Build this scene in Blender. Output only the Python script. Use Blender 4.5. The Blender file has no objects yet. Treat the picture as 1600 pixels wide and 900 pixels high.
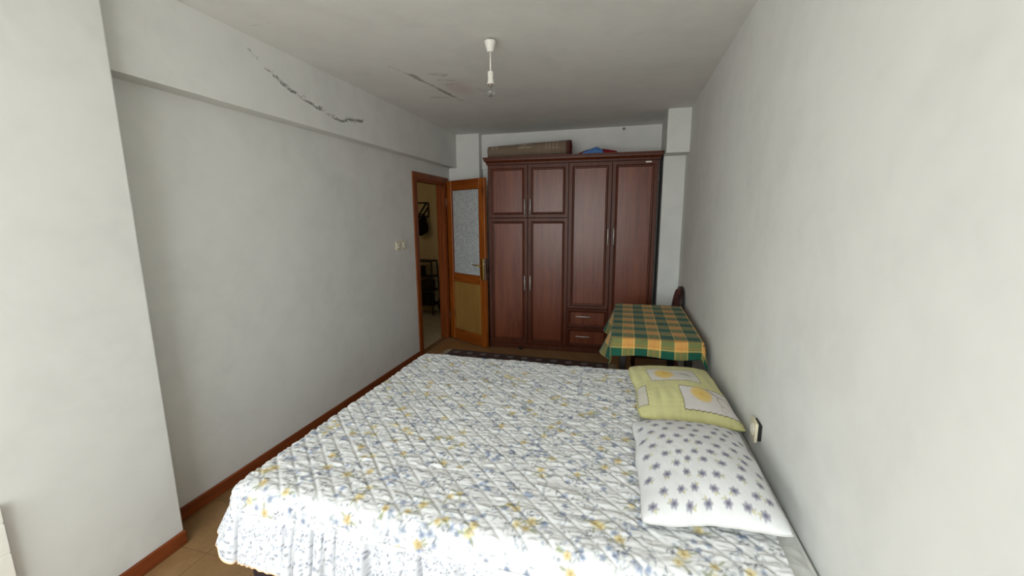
import bpy, bmesh, math, random
import numpy as np
from mathutils import Vector, Matrix
random.seed(7); rng = np.random.default_rng(7)
S = bpy.context.scene
COL = S.collection
PI = math.pi

# ---------------------------------------------------------------- camera
F_PX = 648.9; YAW, PITCH, ROLL = math.radians(15.12), math.radians(-9.71), math.radians(-0.372)
CAM_Z = 1.52
fw = Vector((-math.sin(YAW)*math.cos(PITCH), math.cos(YAW)*math.cos(PITCH), math.sin(PITCH)))
rt = Vector((math.cos(YAW), math.sin(YAW), 0)); up = rt.cross(fw)
r2 = math.cos(ROLL)*rt + math.sin(ROLL)*up; u2 = -math.sin(ROLL)*rt + math.cos(ROLL)*up
cd = bpy.data.cameras.new('camera'); cam = bpy.data.objects.new('camera', cd); COL.objects.link(cam)
cd.sensor_width = 36; cd.lens = F_PX/1600*36; cd.clip_start = 0.02
M4 = Matrix((r2, u2, -fw)).transposed().to_4x4(); M4.translation = (0, 0, CAM_Z)
cam.matrix_world = M4
S.camera = cam

# ---------------------------------------------------------------- light and exposure
S.view_settings.view_transform = 'Standard'
try: S.view_settings.look = 'None'
except Exception: pass
S.view_settings.gamma = 1.0; S.view_settings.use_curve_mapping = False
S.view_settings.exposure = 0.72
W = bpy.data.worlds.new('overcast'); S.world = W; W.use_nodes = True
wt = W.node_tree; wt.nodes.clear()
wo = wt.nodes.new('ShaderNodeOutputWorld'); wb = wt.nodes.new('ShaderNodeBackground')
wtc = wt.nodes.new('ShaderNodeTexCoord'); wsp = wt.nodes.new('ShaderNodeSeparateXYZ'); wr = wt.nodes.new('ShaderNodeValToRGB')
wt.links.new(wtc.outputs['Generated'], wsp.inputs[0]); wt.links.new(wsp.outputs['Z'], wr.inputs[0])
wr.color_ramp.elements[0].position = 0.0; wr.color_ramp.elements[0].color = (0.76, 0.77, 0.77, 1)     # ground and houses below the horizon
wr.color_ramp.elements[1].position = 0.03; wr.color_ramp.elements[1].color = (0.90, 0.97, 1.0, 1)     # overcast sky
wt.links.new(wr.outputs[0], wb.inputs[0]); wb.inputs[1].default_value = 5.2
wt.links.new(wb.outputs[0], wo.inputs[0])
# the window opening behind the photographer
WX0, WX1, WZ0, WZ1, WY = -2.00, 0.30, 0.50, 2.36, -1.25
pl = bpy.data.lights.new('window_portal', 'AREA'); pl.shape = 'RECTANGLE'; pl.size = WX1-WX0; pl.size_y = WZ1-WZ0
pl.cycles.is_portal = True
po = bpy.data.objects.new('window_portal', pl); COL.objects.link(po)
po.location = ((WX0+WX1)/2, WY-0.16, (WZ0+WZ1)/2); po.rotation_euler = (PI/2, 0, 0)

# ---------------------------------------------------------------- colour and material helpers
def lin(r, g, b):
    f = lambda c: (c/255/12.92) if c/255 <= .04045 else ((c/255+.055)/1.055)**2.4
    return (f(r), f(g), f(b))
def c4(c): return (c[0], c[1], c[2], 1)
MATS = {}
class NT:
    def __init__(s, name):
        s.m = bpy.data.materials.new(name); s.m.use_nodes = True; s.t = s.m.node_tree
        s.b = s.t.nodes['Principled BSDF']; MATS[name] = s.m
    def n(s, typ, **kw):
        o = s.t.nodes.new(typ)
        for k, v in kw.items(): setattr(o, k, v)
        return o
    def l(s, a, b): s.t.links.new(a, b)
    def coord(s, scale=(1, 1, 1), kind='Object', rot=(0, 0, 0)):
        tc = s.n('ShaderNodeTexCoord'); mp = s.n('ShaderNodeMapping')
        mp.inputs['Scale'].default_value = scale; mp.inputs['Rotation'].default_value = rot
        s.l(tc.outputs[kind], mp.inputs[0]); return mp.outputs[0]
    def noise(s, vec, scale, detail=3, rough=.5, dist=0):
        o = s.n('ShaderNodeTexNoise'); o.inputs['Scale'].default_value = scale; o.inputs['Detail'].default_value = detail
        o.inputs['Roughness'].default_value = rough; o.inputs['Distortion'].default_value = dist
        s.l(vec, o.inputs['Vector']); return o.outputs['Fac']
    def ramp(s, fac, stops):
        r = s.n('ShaderNodeValToRGB'); e = r.color_ramp.elements
        while len(e) < len(stops): e.new(.5)
        for i, (p, c) in enumerate(stops): e[i].position = p; e[i].color = c4(c) if len(c) == 3 else c
        s.l(fac, r.inputs[0]); return r.outputs[0]
    def mix(s, fac, a, b, mode='MIX'):
        m = s.n('ShaderNodeMix', data_type='RGBA', blend_type=mode)
        for sock, v in ((m.inputs[0], fac), (m.inputs[6], a), (m.inputs[7], b)):
            if isinstance(v, (int, float)): sock.default_value = v
            elif isinstance(v, tuple): sock.default_value = c4(v)
            else: s.l(v, sock)
        return m.outputs[2]
    def math(s, op, a, b=None, clamp=False):
        m = s.n('ShaderNodeMath', operation=op, use_clamp=clamp)
        for i, v in enumerate((a, b)):
            if v is None: continue
            if isinstance(v, (int, float)): m.inputs[i].default_value = v
            else: s.l(v, m.inputs[i])
        return m.outputs[0]
    def bump(s, h, strength=.2, dist=.01):
        b = s.n('ShaderNodeBump'); b.inputs['Strength'].default_value = strength; b.inputs['Distance'].default_value = dist
        s.l(h, b.inputs['Height']); s.l(b.outputs[0], s.b.inputs['Normal'])
    def base(s, v):
        if isinstance(v, tuple): s.b.inputs['Base Color'].default_value = c4(v)
        else: s.l(v, s.b.inputs['Base Color'])
    def set(s, **kw):
        for k, v in kw.items(): s.b.inputs[k.replace('_', ' ')].default_value = v
        return s
def plain(name, rgb, rough=.5, metal=0, spec=.5, var=.06, scale=30):
    t = NT(name); t.set(Roughness=rough, Metallic=metal); t.b.inputs['Specular IOR Level'].default_value = spec
    c = lin(*rgb); v = t.coord()
    t.base(t.ramp(t.noise(v, scale, 3), [(.3, tuple(x*(1-var) for x in c)), (.7, tuple(min(1, x*(1+var)) for x in c))]))
    return t
# plaster: white emulsion with faint roller smudges
def plaster(name, rgb, stain=None):
    t = NT(name); t.set(Roughness=.78); t.b.inputs['Specular IOR Level'].default_value = .25
    v = t.coord(); c = lin(*rgb)
    a = t.noise(v, 1.7, 4, .62, .6); b = t.noise(v, 7, 2, .6, .4)
    col = t.ramp(t.math('ADD', t.math('MULTIPLY', a, .65), t.math('MULTIPLY', b, .35)),
                 [(.34, tuple(x*.93 for x in c)), (.52, c), (.68, tuple(min(1, x*1.035) for x in c))])
    if stain:
        at = t.n('ShaderNodeAttribute', attribute_name='stain'); sp = t.n('ShaderNodeSeparateColor'); t.l(at.outputs['Color'], sp.inputs[0])
        fine = t.noise(v, 70, 6, .75, .8); mid = t.noise(v, 22, 4, .6, .6)
        # red channel: black mould specks; green: grey-brown damp; blue: pinkish patch
        sp1 = t.math('MULTIPLY', t.math('SUBTRACT', t.math('ADD', sp.outputs[0], t.math('MULTIPLY', fine, 1.6)), 1.34), 5, clamp=True)
        sp1 = t.math('MULTIPLY', sp1, .72)
        sp2 = t.math('MULTIPLY', t.math('SUBTRACT', t.math('ADD', sp.outputs[1], t.math('MULTIPLY', mid, .8)), .82), 2.2, clamp=True)
        sp2 = t.math('MULTIPLY', sp2, .7)
        sp3 = t.math('MULTIPLY', t.math('MULTIPLY', sp.outputs[2], mid), .9, clamp=True)
        col = t.mix(sp3, col, lin(205, 176, 168)); col = t.mix(sp2, col, lin(128, 118, 104)); col = t.mix(sp1, col, lin(66, 62, 54))
    t.base(col)
    t.bump(t.noise(v, 7, 3, .6), .09, .02); return t.m
plaster('wall_paint', (226, 226, 221)); plaster('ceiling_paint', (228, 227, 222), True); plaster('beam_paint', (226, 226, 221), True)
plaster('hall_paint', (205, 186, 142))
def wood(name, dark, light, rough=.4, axis='Z', grain=1., knots=False, coat=0):
    t = NT(name); t.set(Roughness=rough); t.b.inputs['Specular IOR Level'].default_value = .32; t.b.inputs['Coat Weight'].default_value = coat; t.b.inputs['Coat Roughness'].default_value = .25
    k = {'Z': (14, 14, .9), 'X': (.9, 14, 14), 'Y': (14, .9, 14)}[axis]
    v = t.coord(tuple(x*grain for x in k)); v2 = t.coord(tuple(x*grain*4 for x in k))
    a = t.noise(v, 1.6, 5, .6, 1.2); b = t.noise(v2, 3, 3, .6, .3)
    f = t.math('ADD', t.math('MULTIPLY', a, .7), t.math('MULTIPLY', b, .3))
    col = t.ramp(f, [(.34, lin(*dark)), (.64, lin(*light))])
    if knots:
        vo = t.n('ShaderNodeTexVoronoi'); vo.inputs['Scale'].default_value = 1.0
        t.l(t.coord({'Z': (7, 7, 2.6), 'X': (2.6, 7, 7), 'Y': (7, 2.6, 7)}[axis]), vo.inputs['Vector'])
        kn = t.ramp(vo.outputs['Distance'], [(.06, (1, 1, 1)), (.17, (0, 0, 0))])
        col = t.mix(t.math('MULTIPLY', kn, .8), col, lin(70, 28, 8))
    t.base(col); t.bump(f, .06, .004); return t.m
wood('wardrobe_frame_wood', (70, 29, 12), (98, 47, 22), .42, 'Z', 1)
wood('wardrobe_panel_wood', (96, 43, 22), (128, 67, 38), .40, 'Z', .8, False, .35)
wood('pine_z', (124, 56, 10), (166, 90, 26), .38, 'Z', 1, True, .2)
wood('pine_x', (120, 54, 10), (160, 86, 26), .38, 'X', 1, True, .2)
wood('frame_wood', (108, 48, 12), (140, 70, 24), .4, 'Z', 1, True)
wood('baseboard_wood', (104, 48, 20), (140, 72, 36), .4, 'Y', 1)
wood('dark_wood', (32, 17, 12), (56, 30, 20), .4, 'Z', 1)
wood('black_wood', (20, 15, 14), (34, 26, 23), .5, 'Z', 1)
wood('hardboard', (140, 104, 50), (158, 120, 62), .55, 'Z', .6)
plain('satin_metal', (222, 221, 216), .35, .35); plain('brass', (186, 150, 70), .3, 1); plain('dull_metal', (150, 132, 122), .4, 1)
plain('white_plastic', (232, 229, 218), .35, var=.02); plain('cream_plastic', (222, 212, 184), .35, var=.03)
plain('black_plastic', (22, 21, 20), .5); plain('black_cloth', (20, 19, 21), .9, spec=.2); plain('radiator_paint', (246, 243, 233), .35, var=.02)
plain('peach_fabric', (222, 188, 158), .85, spec=.2, scale=90); plain('dark_fabric', (48, 38, 40), .8, spec=.2, scale=90)
plain('fringe_yarn', (150, 132, 110), .9, spec=.1); plain('pvc', (236, 236, 232), .35, var=.02)
plain('blue_cloth', (86, 128, 184), .85, spec=.2, scale=40, var=.15); plain('red_cloth', (140, 34, 40), .85, spec=.2, scale=40, var=.15)
plain('carpet_core', (112, 28, 30), .9, spec=.1); plain('grout', (112, 84, 50), .8); plain('silver_badge', (205, 200, 192), .3, .8)
plain('filament', (120, 110, 95), .4, .8); plain('mattress_piping', (214, 214, 208), .7, spec=.2)
t = NT('floor_vinyl'); t.set(Roughness=.42); v = t.coord()
ob = t.n('ShaderNodeObjectInfo')
colr = t.ramp(t.math('ADD', t.math('MULTIPLY', t.noise(v, 9, 5, .6, .5), .7), t.math('MULTIPLY', t.noise(v, 60, 3), .3)), [(.35, lin(134, 101, 64)), (.65, lin(156, 121, 80))])
t.base(t.mix(t.math('MULTIPLY', ob.outputs['Random'], .12), colr, lin(116, 86, 52)))
t = NT('hall_tile'); t.set(Roughness=.35); v = t.coord()
t.base(t.ramp(t.noise(v, 12, 4), [(.35, lin(168, 158, 138)), (.65, lin(190, 182, 164))]))
t = NT('textured_glass'); t.set(Roughness=.18); v = t.coord(); t.b.inputs['Transmission Weight'].default_value = .40; t.b.inputs['IOR'].default_value = 1.3
vo = t.n('ShaderNodeTexVoronoi', feature='SMOOTH_F1'); vo.inputs['Scale'].default_value = 62; t.l(v, vo.inputs['Vector'])
t.base(t.ramp(vo.outputs['Distance'], [(.1, lin(248, 252, 252)), (.6, lin(206, 214, 217))])); t.bump(vo.outputs['Distance'], 1, .012)
t = NT('bulb_glass'); tr = t.n('ShaderNodeBsdfTransparent'); gl = t.n('ShaderNodeBsdfGlossy'); gl.inputs['Roughness'].default_value = .03
lw = t.n('ShaderNodeLayerWeight'); lw.inputs[0].default_value = .35; mx = t.n('ShaderNodeMixShader'); tr.inputs[0].default_value = (.93, .93, .93, 1)
t.l(t.math('ADD', t.math('MULTIPLY', lw.outputs['Facing'], .55), .05), mx.inputs[0]); t.l(tr.outputs[0], mx.inputs[1]); t.l(gl.outputs[0], mx.inputs[2]); t.l(mx.outputs[0], t.t.nodes['Material Output'].inputs[0])
def cloth(name, rough=.85, attr='Col', weave=420, wr=.15, sheen=.1, extra=None):
    t = NT(name); t.set(Roughness=rough); t.b.inputs['Specular IOR Level'].default_value = .2; t.b.inputs['Sheen Weight'].default_value = sheen
    at = t.n('ShaderNodeAttribute', attribute_name=attr); t.base(at.outputs['Color'])
    v = t.coord(); h = t.noise(v, weave, 2)
    if extra: h = t.math('ADD', t.math('MULTIPLY', h, .15), t.noise(t.coord(extra[0]), extra[1], 4, .6, .4))
    t.bump(h, wr, .006); return t.m
cloth('quilt_print', extra=((1, 2.2, 1), 26), wr=.3); cloth('ruffle_print', extra=((3, 3, .6), 14), wr=.2); cloth('pillow_print', extra=((1, 1, 1), 9), wr=.18)
cloth('check_cloth', weave=500); cloth('rug_pile', .95, weave=300, wr=.5); cloth('carpet_back', .95, weave=300, wr=.4)
t = NT('mattress_ticking'); t.set(Roughness=.75); v = t.coord()
t.base(t.ramp(t.noise(v, 30, 3), [(.3, lin(204, 204, 198)), (.7, lin(222, 222, 217))]))
w1 = t.n('ShaderNodeTexVoronoi'); w1.inputs['Scale'].default_value = 16; t.l(v, w1.inputs['Vector']); t.bump(w1.outputs['Distance'], .5, .02)
t = NT('chair_upholstery'); t.set(Roughness=.8); v = t.coord()
vo = t.n('ShaderNodeTexVoronoi'); vo.inputs['Scale'].default_value = 38; t.l(v, vo.inputs['Vector'])
t.base(t.ramp(vo.outputs['Distance'], [(.15, lin(150, 112, 92)), (.3, lin(110, 34, 30)), (.7, lin(54, 14, 14))]))

# ---------------------------------------------------------------- geometry helpers
def link(name, me, mat=None, parent=None, smooth=False):
    if mat: me.materials.append(MATS[mat])
    if smooth:
        me.polygons.foreach_set('use_smooth', [True]*len(me.polygons))
    o = bpy.data.objects.new(name, me); COL.objects.link(o)
    if parent: o.parent = parent
    return o
def tag(o, label=None, cat=None, group=None, kind=None):
    if label: o['label'] = label
    if cat: o['category'] = cat
    if group: o['group'] = group
    if kind: o['kind'] = kind
    return o
def empty(name, loc=(0, 0, 0), rz=0):
    o = bpy.data.objects.new(name, None); COL.objects.link(o); o.location = loc; o.rotation_euler = (0, 0, rz); o.empty_display_size = .05
    return o
class MB:
    def __init__(s): s.bm = bmesh.new()
    def box(s, a, b, bevel=0, seg=1, mat=None):
        x0, y0, z0 = a; x1, y1, z1 = b
        vs = [s.bm.verts.new(p) for p in ((x0,y0,z0),(x1,y0,z0),(x1,y1,z0),(x0,y1,z0),(x0,y0,z1),(x1,y0,z1),(x1,y1,z1),(x0,y1,z1))]
        fs = [s.bm.faces.new([vs[i] for i in q]) for q in ((0,3,2,1),(4,5,6,7),(0,1,5,4),(1,2,6,5),(2,3,7,6),(3,0,4,7))]
        if bevel:
            es = list({e for f in fs for e in f.edges})
            r = bmesh.ops.bevel(s.bm, geom=es, offset=bevel, segments=seg, affect='EDGES', profile=.6)
            vs = list({v for f in r['faces'] for v in f.verts} | {v for v in vs if v.is_valid})
        if mat is not None:
            for v in vs:
                if v.is_valid: v.co = mat @ v.co
        return s
    def tube(s, pts, r, n=10, cap=True):
        pts = [Vector(p) for p in pts]; rings = []
        rr = r if isinstance(r, (list, tuple)) else [r]*len(pts)
        for i, p in enumerate(pts):
            d = (pts[min(i+1, len(pts)-1)]-pts[max(i-1, 0)]).normalized()
            a = d.cross(Vector((0, 0, 1)));  a = a if a.length > .01 else d.cross(Vector((1, 0, 0)))
            a.normalize(); b = d.cross(a)
            rings.append([s.bm.verts.new(p+rr[i]*(math.cos(2*PI*k/n)*a+math.sin(2*PI*k/n)*b)) for k in range(n)])
        for A, B in zip(rings, rings[1:]):
            for k in range(n): s.bm.faces.new((A[k], A[(k+1) % n], B[(k+1) % n], B[k]))
        if cap:
            s.bm.faces.new(rings[0][::-1]); s.bm.faces.new(rings[-1])
        return s
    def lathe(s, prof, n=24, c=(0, 0, 0)):
        rings = []
        for r, z in prof: rings.append([s.bm.verts.new((c[0]+r*math.cos(2*PI*k/n), c[1]+r*math.sin(2*PI*k/n), c[2]+z)) for k in range(n)])
        for A, B in zip(rings, rings[1:]):
            for k in range(n): s.bm.faces.new((A[k], A[(k+1) % n], B[(k+1) % n], B[k]))
        s.bm.faces.new(rings[0][::-1]); s.bm.faces.new(rings[-1]); return s
    def prism(s, poly, y0, y1):          # poly in x,z extruded along y
        A = [s.bm.verts.new((x, y0, z)) for x, z in poly]; B = [s.bm.verts.new((x, y1, z)) for x, z in poly]; n = len(poly)
        s.bm.faces.new(A); s.bm.faces.new(B[::-1])
        for i in range(n): s.bm.faces.new((A[i], B[i], B[(i+1) % n], A[(i+1) % n]))
        return s
    def sweep(s, prof, path):            # prof: (out, z) list, path: list of ((x,y), (nx,ny))
        rings = [[s.bm.verts.new((p[0]+n[0]*o, p[1]+n[1]*o, z)) for o, z in prof] for p, n in path]
        for A, B in zip(rings, rings[1:]):
            for k in range(len(prof)-1): s.bm.faces.new((A[k], A[k+1], B[k+1], B[k]))
        return s
    def build(s, name, mat, parent=None, smooth=False):
        bmesh.ops.recalc_face_normals(s.bm, faces=s.bm.faces[:])
        me = bpy.data.meshes.new(name); s.bm.to_mesh(me); s.bm.free()
        return link(name, me, mat, parent, smooth)
def box(name, a, b, mat, parent=None, bevel=0, seg=1, smooth=False): return MB().box(a, b, bevel, seg).build(name, mat, parent, smooth)
def auto_smooth(o, ang=.6):
    me = o.data; me.polygons.foreach_set('use_smooth', [True]*len(me.polygons))
    bm = bmesh.new(); bm.from_mesh(me)
    for e in bm.edges:
        e.smooth = not (len(e.link_faces) == 2 and e.calc_face_angle(0) > ang)
    bm.to_mesh(me); bm.free(); return o
def grid_mesh(name, P, keep=None, colors=None, attr='Col'):
    # P (ny,nx,3) array of positions; keep (ny-1,nx-1) mask of faces; colors (ny,nx,3)
    ny, nx = P.shape[:2]
    idx = np.arange(ny*nx).reshape(ny, nx)
    q = np.stack([idx[:-1, :-1], idx[:-1, 1:], idx[1:, 1:], idx[1:, :-1]], -1)
    q = q.reshape(-1, 4) if keep is None else q[keep]
    used = np.unique(q); remap = -np.ones(ny*nx, int); remap[used] = np.arange(len(used)); q = remap[q]
    me = bpy.data.meshes.new(name); V = P.reshape(-1, 3)[used]
    me.vertices.add(len(V)); me.vertices.foreach_set('co', V.astype(np.float32).ravel())
    me.loops.add(q.size); me.loops.foreach_set('vertex_index', q.ravel().astype(np.int32))
    me.polygons.add(len(q)); me.polygons.foreach_set('loop_start', (np.arange(len(q))*4).astype(np.int32)); me.polygons.foreach_set('loop_total', np.full(len(q), 4, np.int32))
    me.update(calc_edges=True)
    if colors is not None:
        ca = me.color_attributes.new(attr, 'FLOAT_COLOR', 'POINT'); c = np.ones((len(V), 4), np.float32); c[:, :3] = colors.reshape(-1, 3)[used]
        ca.data.foreach_set('color', c.ravel())
    me.validate(); return me
def normals(P):
    du = np.gradient(P, axis=1); dv = np.gradient(P, axis=0); n = np.cross(du, dv)
    return n/np.maximum(np.linalg.norm(n, axis=2, keepdims=True), 1e-9)
_g = rng.random((64, 64))
def vnoise(x, y):
    x = np.asarray(x, float); y = np.asarray(y, float); xi = np.floor(x).astype(int); yi = np.floor(y).astype(int); fx = x-xi; fy = y-yi
    fx = fx*fx*(3-2*fx); fy = fy*fy*(3-2*fy); g = lambda i, j: _g[i % 64, j % 64]
    return (g(xi, yi)*(1-fx)+g(xi+1, yi)*fx)*(1-fy)+(g(xi, yi+1)*(1-fx)+g(xi+1, yi+1)*fx)*fy
def fbm(x, y, o=4):
    s = 0; a = .5
    for k in range(o): s = s+a*(vnoise(x*2**k+17*k, y*2**k+31*k)-.5); a *= .5
    return s
class Canvas:                            # a printed cloth: colours on a regular sheet s (x) by t (y)
    def __init__(s, xs, ys, base):
        s.xs, s.ys = xs, ys; s.c = np.empty((len(ys), len(xs), 3)); s.c[:] = lin(*base)
        s.dx = xs[1]-xs[0]; s.dy = ys[1]-ys[0]
    def blob(s, x, y, rx, ry, ang, rgb, a=1., soft=.35):
        R = max(rx, ry)*1.4+s.dx
        i0 = max(0, int((x-R-s.xs[0])/s.dx)); i1 = min(len(s.xs), int((x+R-s.xs[0])/s.dx)+2)
        j0 = max(0, int((y-R-s.ys[0])/s.dy)); j1 = min(len(s.ys), int((y+R-s.ys[0])/s.dy)+2)
        if i1 <= i0 or j1 <= j0: return
        X = s.xs[None, i0:i1]-x; Y = s.ys[j0:j1, None]-y; ca, sa = math.cos(ang), math.sin(ang)
        d = np.sqrt(((X*ca+Y*sa)/rx)**2+((-X*sa+Y*ca)/ry)**2)
        m = (np.clip((1+soft-d)/(2*soft), 0, 1)*a)[..., None]
        s.c[j0:j1, i0:i1] = s.c[j0:j1, i0:i1]*(1-m)+np.array(lin(*rgb))*m
    def flower(s, x, y, r, rgb, core=None, n=5, a=.9, ang=None, pr=.42):
        ang = random.random()*6 if ang is None else ang
        for k in range(n):
            th = ang+2*PI*k/n; s.blob(x+r*.55*math.cos(th), y+r*.55*math.sin(th), r*.5, r*pr, th, rgb, a)
        if core: s.blob(x, y, r*.28, r*.28, 0, core, a)

# ================================================================ the room shell
XL, XR, H = -2.135, 0.558, 2.51
YB, YBU, YC = 5.075, 5.04, 4.94          # back wall, its beam, left back column
Y0 = WY
DY0, DY1, DZ = 4.04, 4.765, 1.925        # door opening in the left wall
T = .085
# floor: screed with separate vinyl tiles
fl = box('floor', (XL-T, Y0-.02, -.08), (XR+.02, YB+.02, -.004), 'grout'); tag(fl, 'beige brown tiled floor of the bedroom', 'floor', kind='structure')
TS = .298; tm = None; n = 0
tx = [-1.805+TS*i for i in range(-2, 9)]; ty = [1.256+TS*j for j in range(-9, 14)]
for x in tx:
    for y in ty:
        x0, x1 = max(x, XL), min(x+TS, XR); y0, y1 = max(y, Y0), min(y+TS, YB)
        if x1-x0 < .02 or y1-y0 < .02: continue
        full = abs(x1-x0-TS) < 1e-4 and abs(y1-y0-TS) < 1e-4
        if full and tm is not None: me = tm
        else:
            b = MB().box((.0012, .0012, -.004), (x1-x0-.0012, y1-y0-.0012, 0)); bmesh.ops.recalc_face_normals(b.bm, faces=b.bm.faces[:])
            me = bpy.data.meshes.new('floor_tile'); b.bm.to_mesh(me); b.bm.free(); me.materials.append(MATS['floor_vinyl'])
            if full: tm = me
        o = bpy.data.objects.new('floor_tile', me); COL.objects.link(o); o.location = (x0, y0, 0); o.parent = fl; n += 1
# hallway floor
hf = box('floor_hall', (-4.4, 2.6, -.08), (XL-T, 6.3, -.002), 'hall_tile'); tag(hf, 'pale tiled floor of the dim hallway beyond the door', 'floor', kind='structure')
# left wall with the door opening
m = MB()
m.box((XL-T, Y0-.2, -.08), (XL, DY0, 2.6)); m.box((XL-T, DY0, DZ), (XL, DY1, 2.6)); m.box((XL-T, DY1, -.08), (XL, YB+.1, 2.6))
wl = m.build('wall_left', 'wall_paint'); tag(wl, 'white plastered left wall with the door opening', 'wall', kind='structure')
box('pilaster', (XL-.02, .30, 0), (-1.968, 1.282, H+.02), 'wall_paint', wl, .006, 2)
# dropped beam along the left wall, its face a fine sheet that carries the mould stain
XB, ZB = -2.03, 2.118
ys = np.arange(Y0, YC+.02, .008); zs = np.arange(ZB, H+.012, .008)
Yg, Zg = np.meshgrid(ys, zs)
P = np.stack([np.full_like(Yg, XB), Yg, Zg], -1)
cy = np.array([1.93, 2.01, 2.09, 2.17, 2.31, 2.54, 2.73, 2.90, 3.02, 3.06]); cz = np.array([2.50, 2.442, 2.385, 2.343, 2.293, 2.242, 2.224, 2.232, 2.258, 2.29])
cw = np.array([.0, .72, .70, .75, .95, .98, .95, .93, .85, .5])
zc = np.interp(ys, cy, cz, left=9, right=9)[None, :]; wc = np.interp(ys, cy, cw, left=0, right=0)[None, :]
d = Zg-zc
d = d+fbm(Yg*9, Zg*9)*.04
R1 = wc*np.exp(-(np.where(d > 0, d/.042, d/.014))**2)*(.45+.75*vnoise(Yg*22, Zg*60))*.92
G1 = np.clip(wc*.3*np.exp(-(d/.03)**2), 0, 1)
me = grid_mesh('beam', P, None, np.stack([np.clip(R1, 0, 1), G1, G1*0], -1), 'stain')
bmf = link('ceiling_beam', me, 'beam_paint', wl)
box('beam_core', (XL-.02, Y0, ZB), (XB-.001, YC+.02, H+.02), 'wall_paint', wl)
# right wall, back wall, their columns
wr_ = box('wall_right', (XR, Y0-.2, -.08), (XR+.15, YB+.1, 2.6), 'wall_paint'); tag(wr_, 'bare white plastered right wall beside the bed', 'wall', kind='structure')
wbk = box('wall_back', (XL-T, YB, -.08), (XR+.1, YB+.12, 2.6), 'wall_paint'); tag(wbk, 'white back wall behind the wardrobe', 'wall', kind='structure')
box('wall_beam', (XL, YBU, 2.10), (XR, YB+.01, H+.02), 'wall_paint', wbk)
box('column', (XL, YC, 0), (-1.735, YB+.01, H+.02), 'wall_paint', wbk, .004)
box('column', (.352, 4.59, 0), (XR+.01, YB+.01, 2.13), 'wall_paint', wbk, .004)
box('column_head', (.352, 4.36, 2.112), (XR+.01, YB+.01, H+.02), 'wall_paint', wbk, .004)
nl = MB().tube([(-.052, 5.04, 2.478), (-.052, 5.005, 2.478)], .008, 8).tube([(-.052, 5.012, 2.478), (-.052, 5.005, 2.478)], .016, 8).build('wall_hook', 'dull_metal'); tag(nl, 'small dull hook high on the back wall above the wardrobe', 'hook')
# ceiling sheet with damp stains
xs = np.arange(XB-.03, XR+.03, .012); ys = np.arange(Y0-.02, YB+.03, .012)
Xg, Yg = np.meshgrid(xs, ys); P = np.stack([Xg, Yg, np.full_like(Xg, H)], -1)[:, ::-1]
def seg(ax, ay, bx, by):
    dx, dy = bx-ax, by-ay; L = dx*dx+dy*dy; tt = np.clip(((Xg-ax)*dx+(Yg-ay)*dy)/L, 0, 1)
    return np.hypot(Xg-ax-tt*dx, Yg-ay-tt*dy)
wob = fbm(Xg*9, Yg*9)*.06
Gc = np.zeros_like(Xg); Rc = np.zeros_like(Xg); Bc = np.zeros_like(Xg)
for a, b, w, s in [((-1.56, 2.66), (-1.50, 2.85), .03, .75), ((-1.50, 2.85), (-1.45, 3.15), .022, .95), ((-1.45, 3.15), (-1.42, 3.42), .020, .95), ((-1.42, 3.42), (-1.36, 3.72), .012, .8), ((-1.60, 3.40), (-1.40, 3.45), .014, .7)]:
    Gc = np.maximum(Gc, s*np.exp(-((seg(*a, *b)+wob)/w)**2))
for a, b, w, s in [((-1.36, 2.86), (-1.28, 2.90), .04, .6), ((-1.36, 3.0), (-1.26, 3.04), .04, .6), ((-1.33, 3.12), (-1.25, 3.12), .03, .6), ((-1.15, 3.3), (-1.13, 3.36), .04, .5)]:
    Gc = np.maximum(Gc, s*np.exp(-((seg(*a, *b)+wob)/w)**2))
Bc = np.maximum(Bc, np.exp(-(np.hypot((Xg+1.28)/.10, (Yg-3.22)/.17))**2))
Rc = np.maximum(Rc, .62*np.exp(-((seg(-1.93, 1.93, -1.80, 1.93)+wob*.3)/.010)**2))
Gc = np.maximum(Gc, .22*np.exp(-((Xg+1.75)/.25)**2)*np.clip((Yg-1.8)/1.2, 0, 1)*np.clip((4.4-Yg)/1.0, 0, 1))
me = grid_mesh('ceiling', P, None, np.stack([Rc, Gc, Bc], -1)[:, ::-1], 'stain')
ce = link('ceiling', me, 'ceiling_paint'); tag(ce, 'off-white ceiling with damp stains near the pendant lamp', 'ceiling', kind='structure')
box('slab', (-4.5, Y0-.3, H+.021), (XR+.15, 6.4, 2.75), 'wall_paint', ce)
# front wall (behind the photographer) with the window
m = MB()
m.box((XL-T, WY-.2, -.08), (WX0, WY, 2.6)); m.box((WX1, WY-.2, -.08), (XR+.15, WY, 2.6)); m.box((WX0, WY-.2, -.08), (WX1, WY, WZ0)); m.box((WX0, WY-.2, WZ1), (WX1, WY, 2.6))
tag(m.build('wall_front', 'wall_paint'), 'white wall with the wide window behind the viewpoint', 'wall', kind='structure')
wn = empty('window_1', ((WX0+WX1)/2, WY-.1, WZ0)); tag(wn, 'wide white framed window standing open behind the viewpoint', 'window', kind='structure')
hw = (WX1-WX0)/2; hz = WZ1-WZ0
m = MB()
m.box((-hw, -.03, 0), (-hw+.06, .03, hz)); m.box((hw-.06, -.03, 0), (hw, .03, hz)); m.box((-hw+.06, -.03, 0), (hw-.06, .03, .06)); m.box((-hw+.06, -.03, hz-.06), (hw-.06, .03, hz))
m.build('window_frame', 'pvc', wn); box('mullion', (-.035, -.03, .06), (.035, .03, hz-.06), 'pvc', wn)
box('window_sill', (-hw, .0, -.03), (hw, .16, .0), 'pvc', wn)
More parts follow.
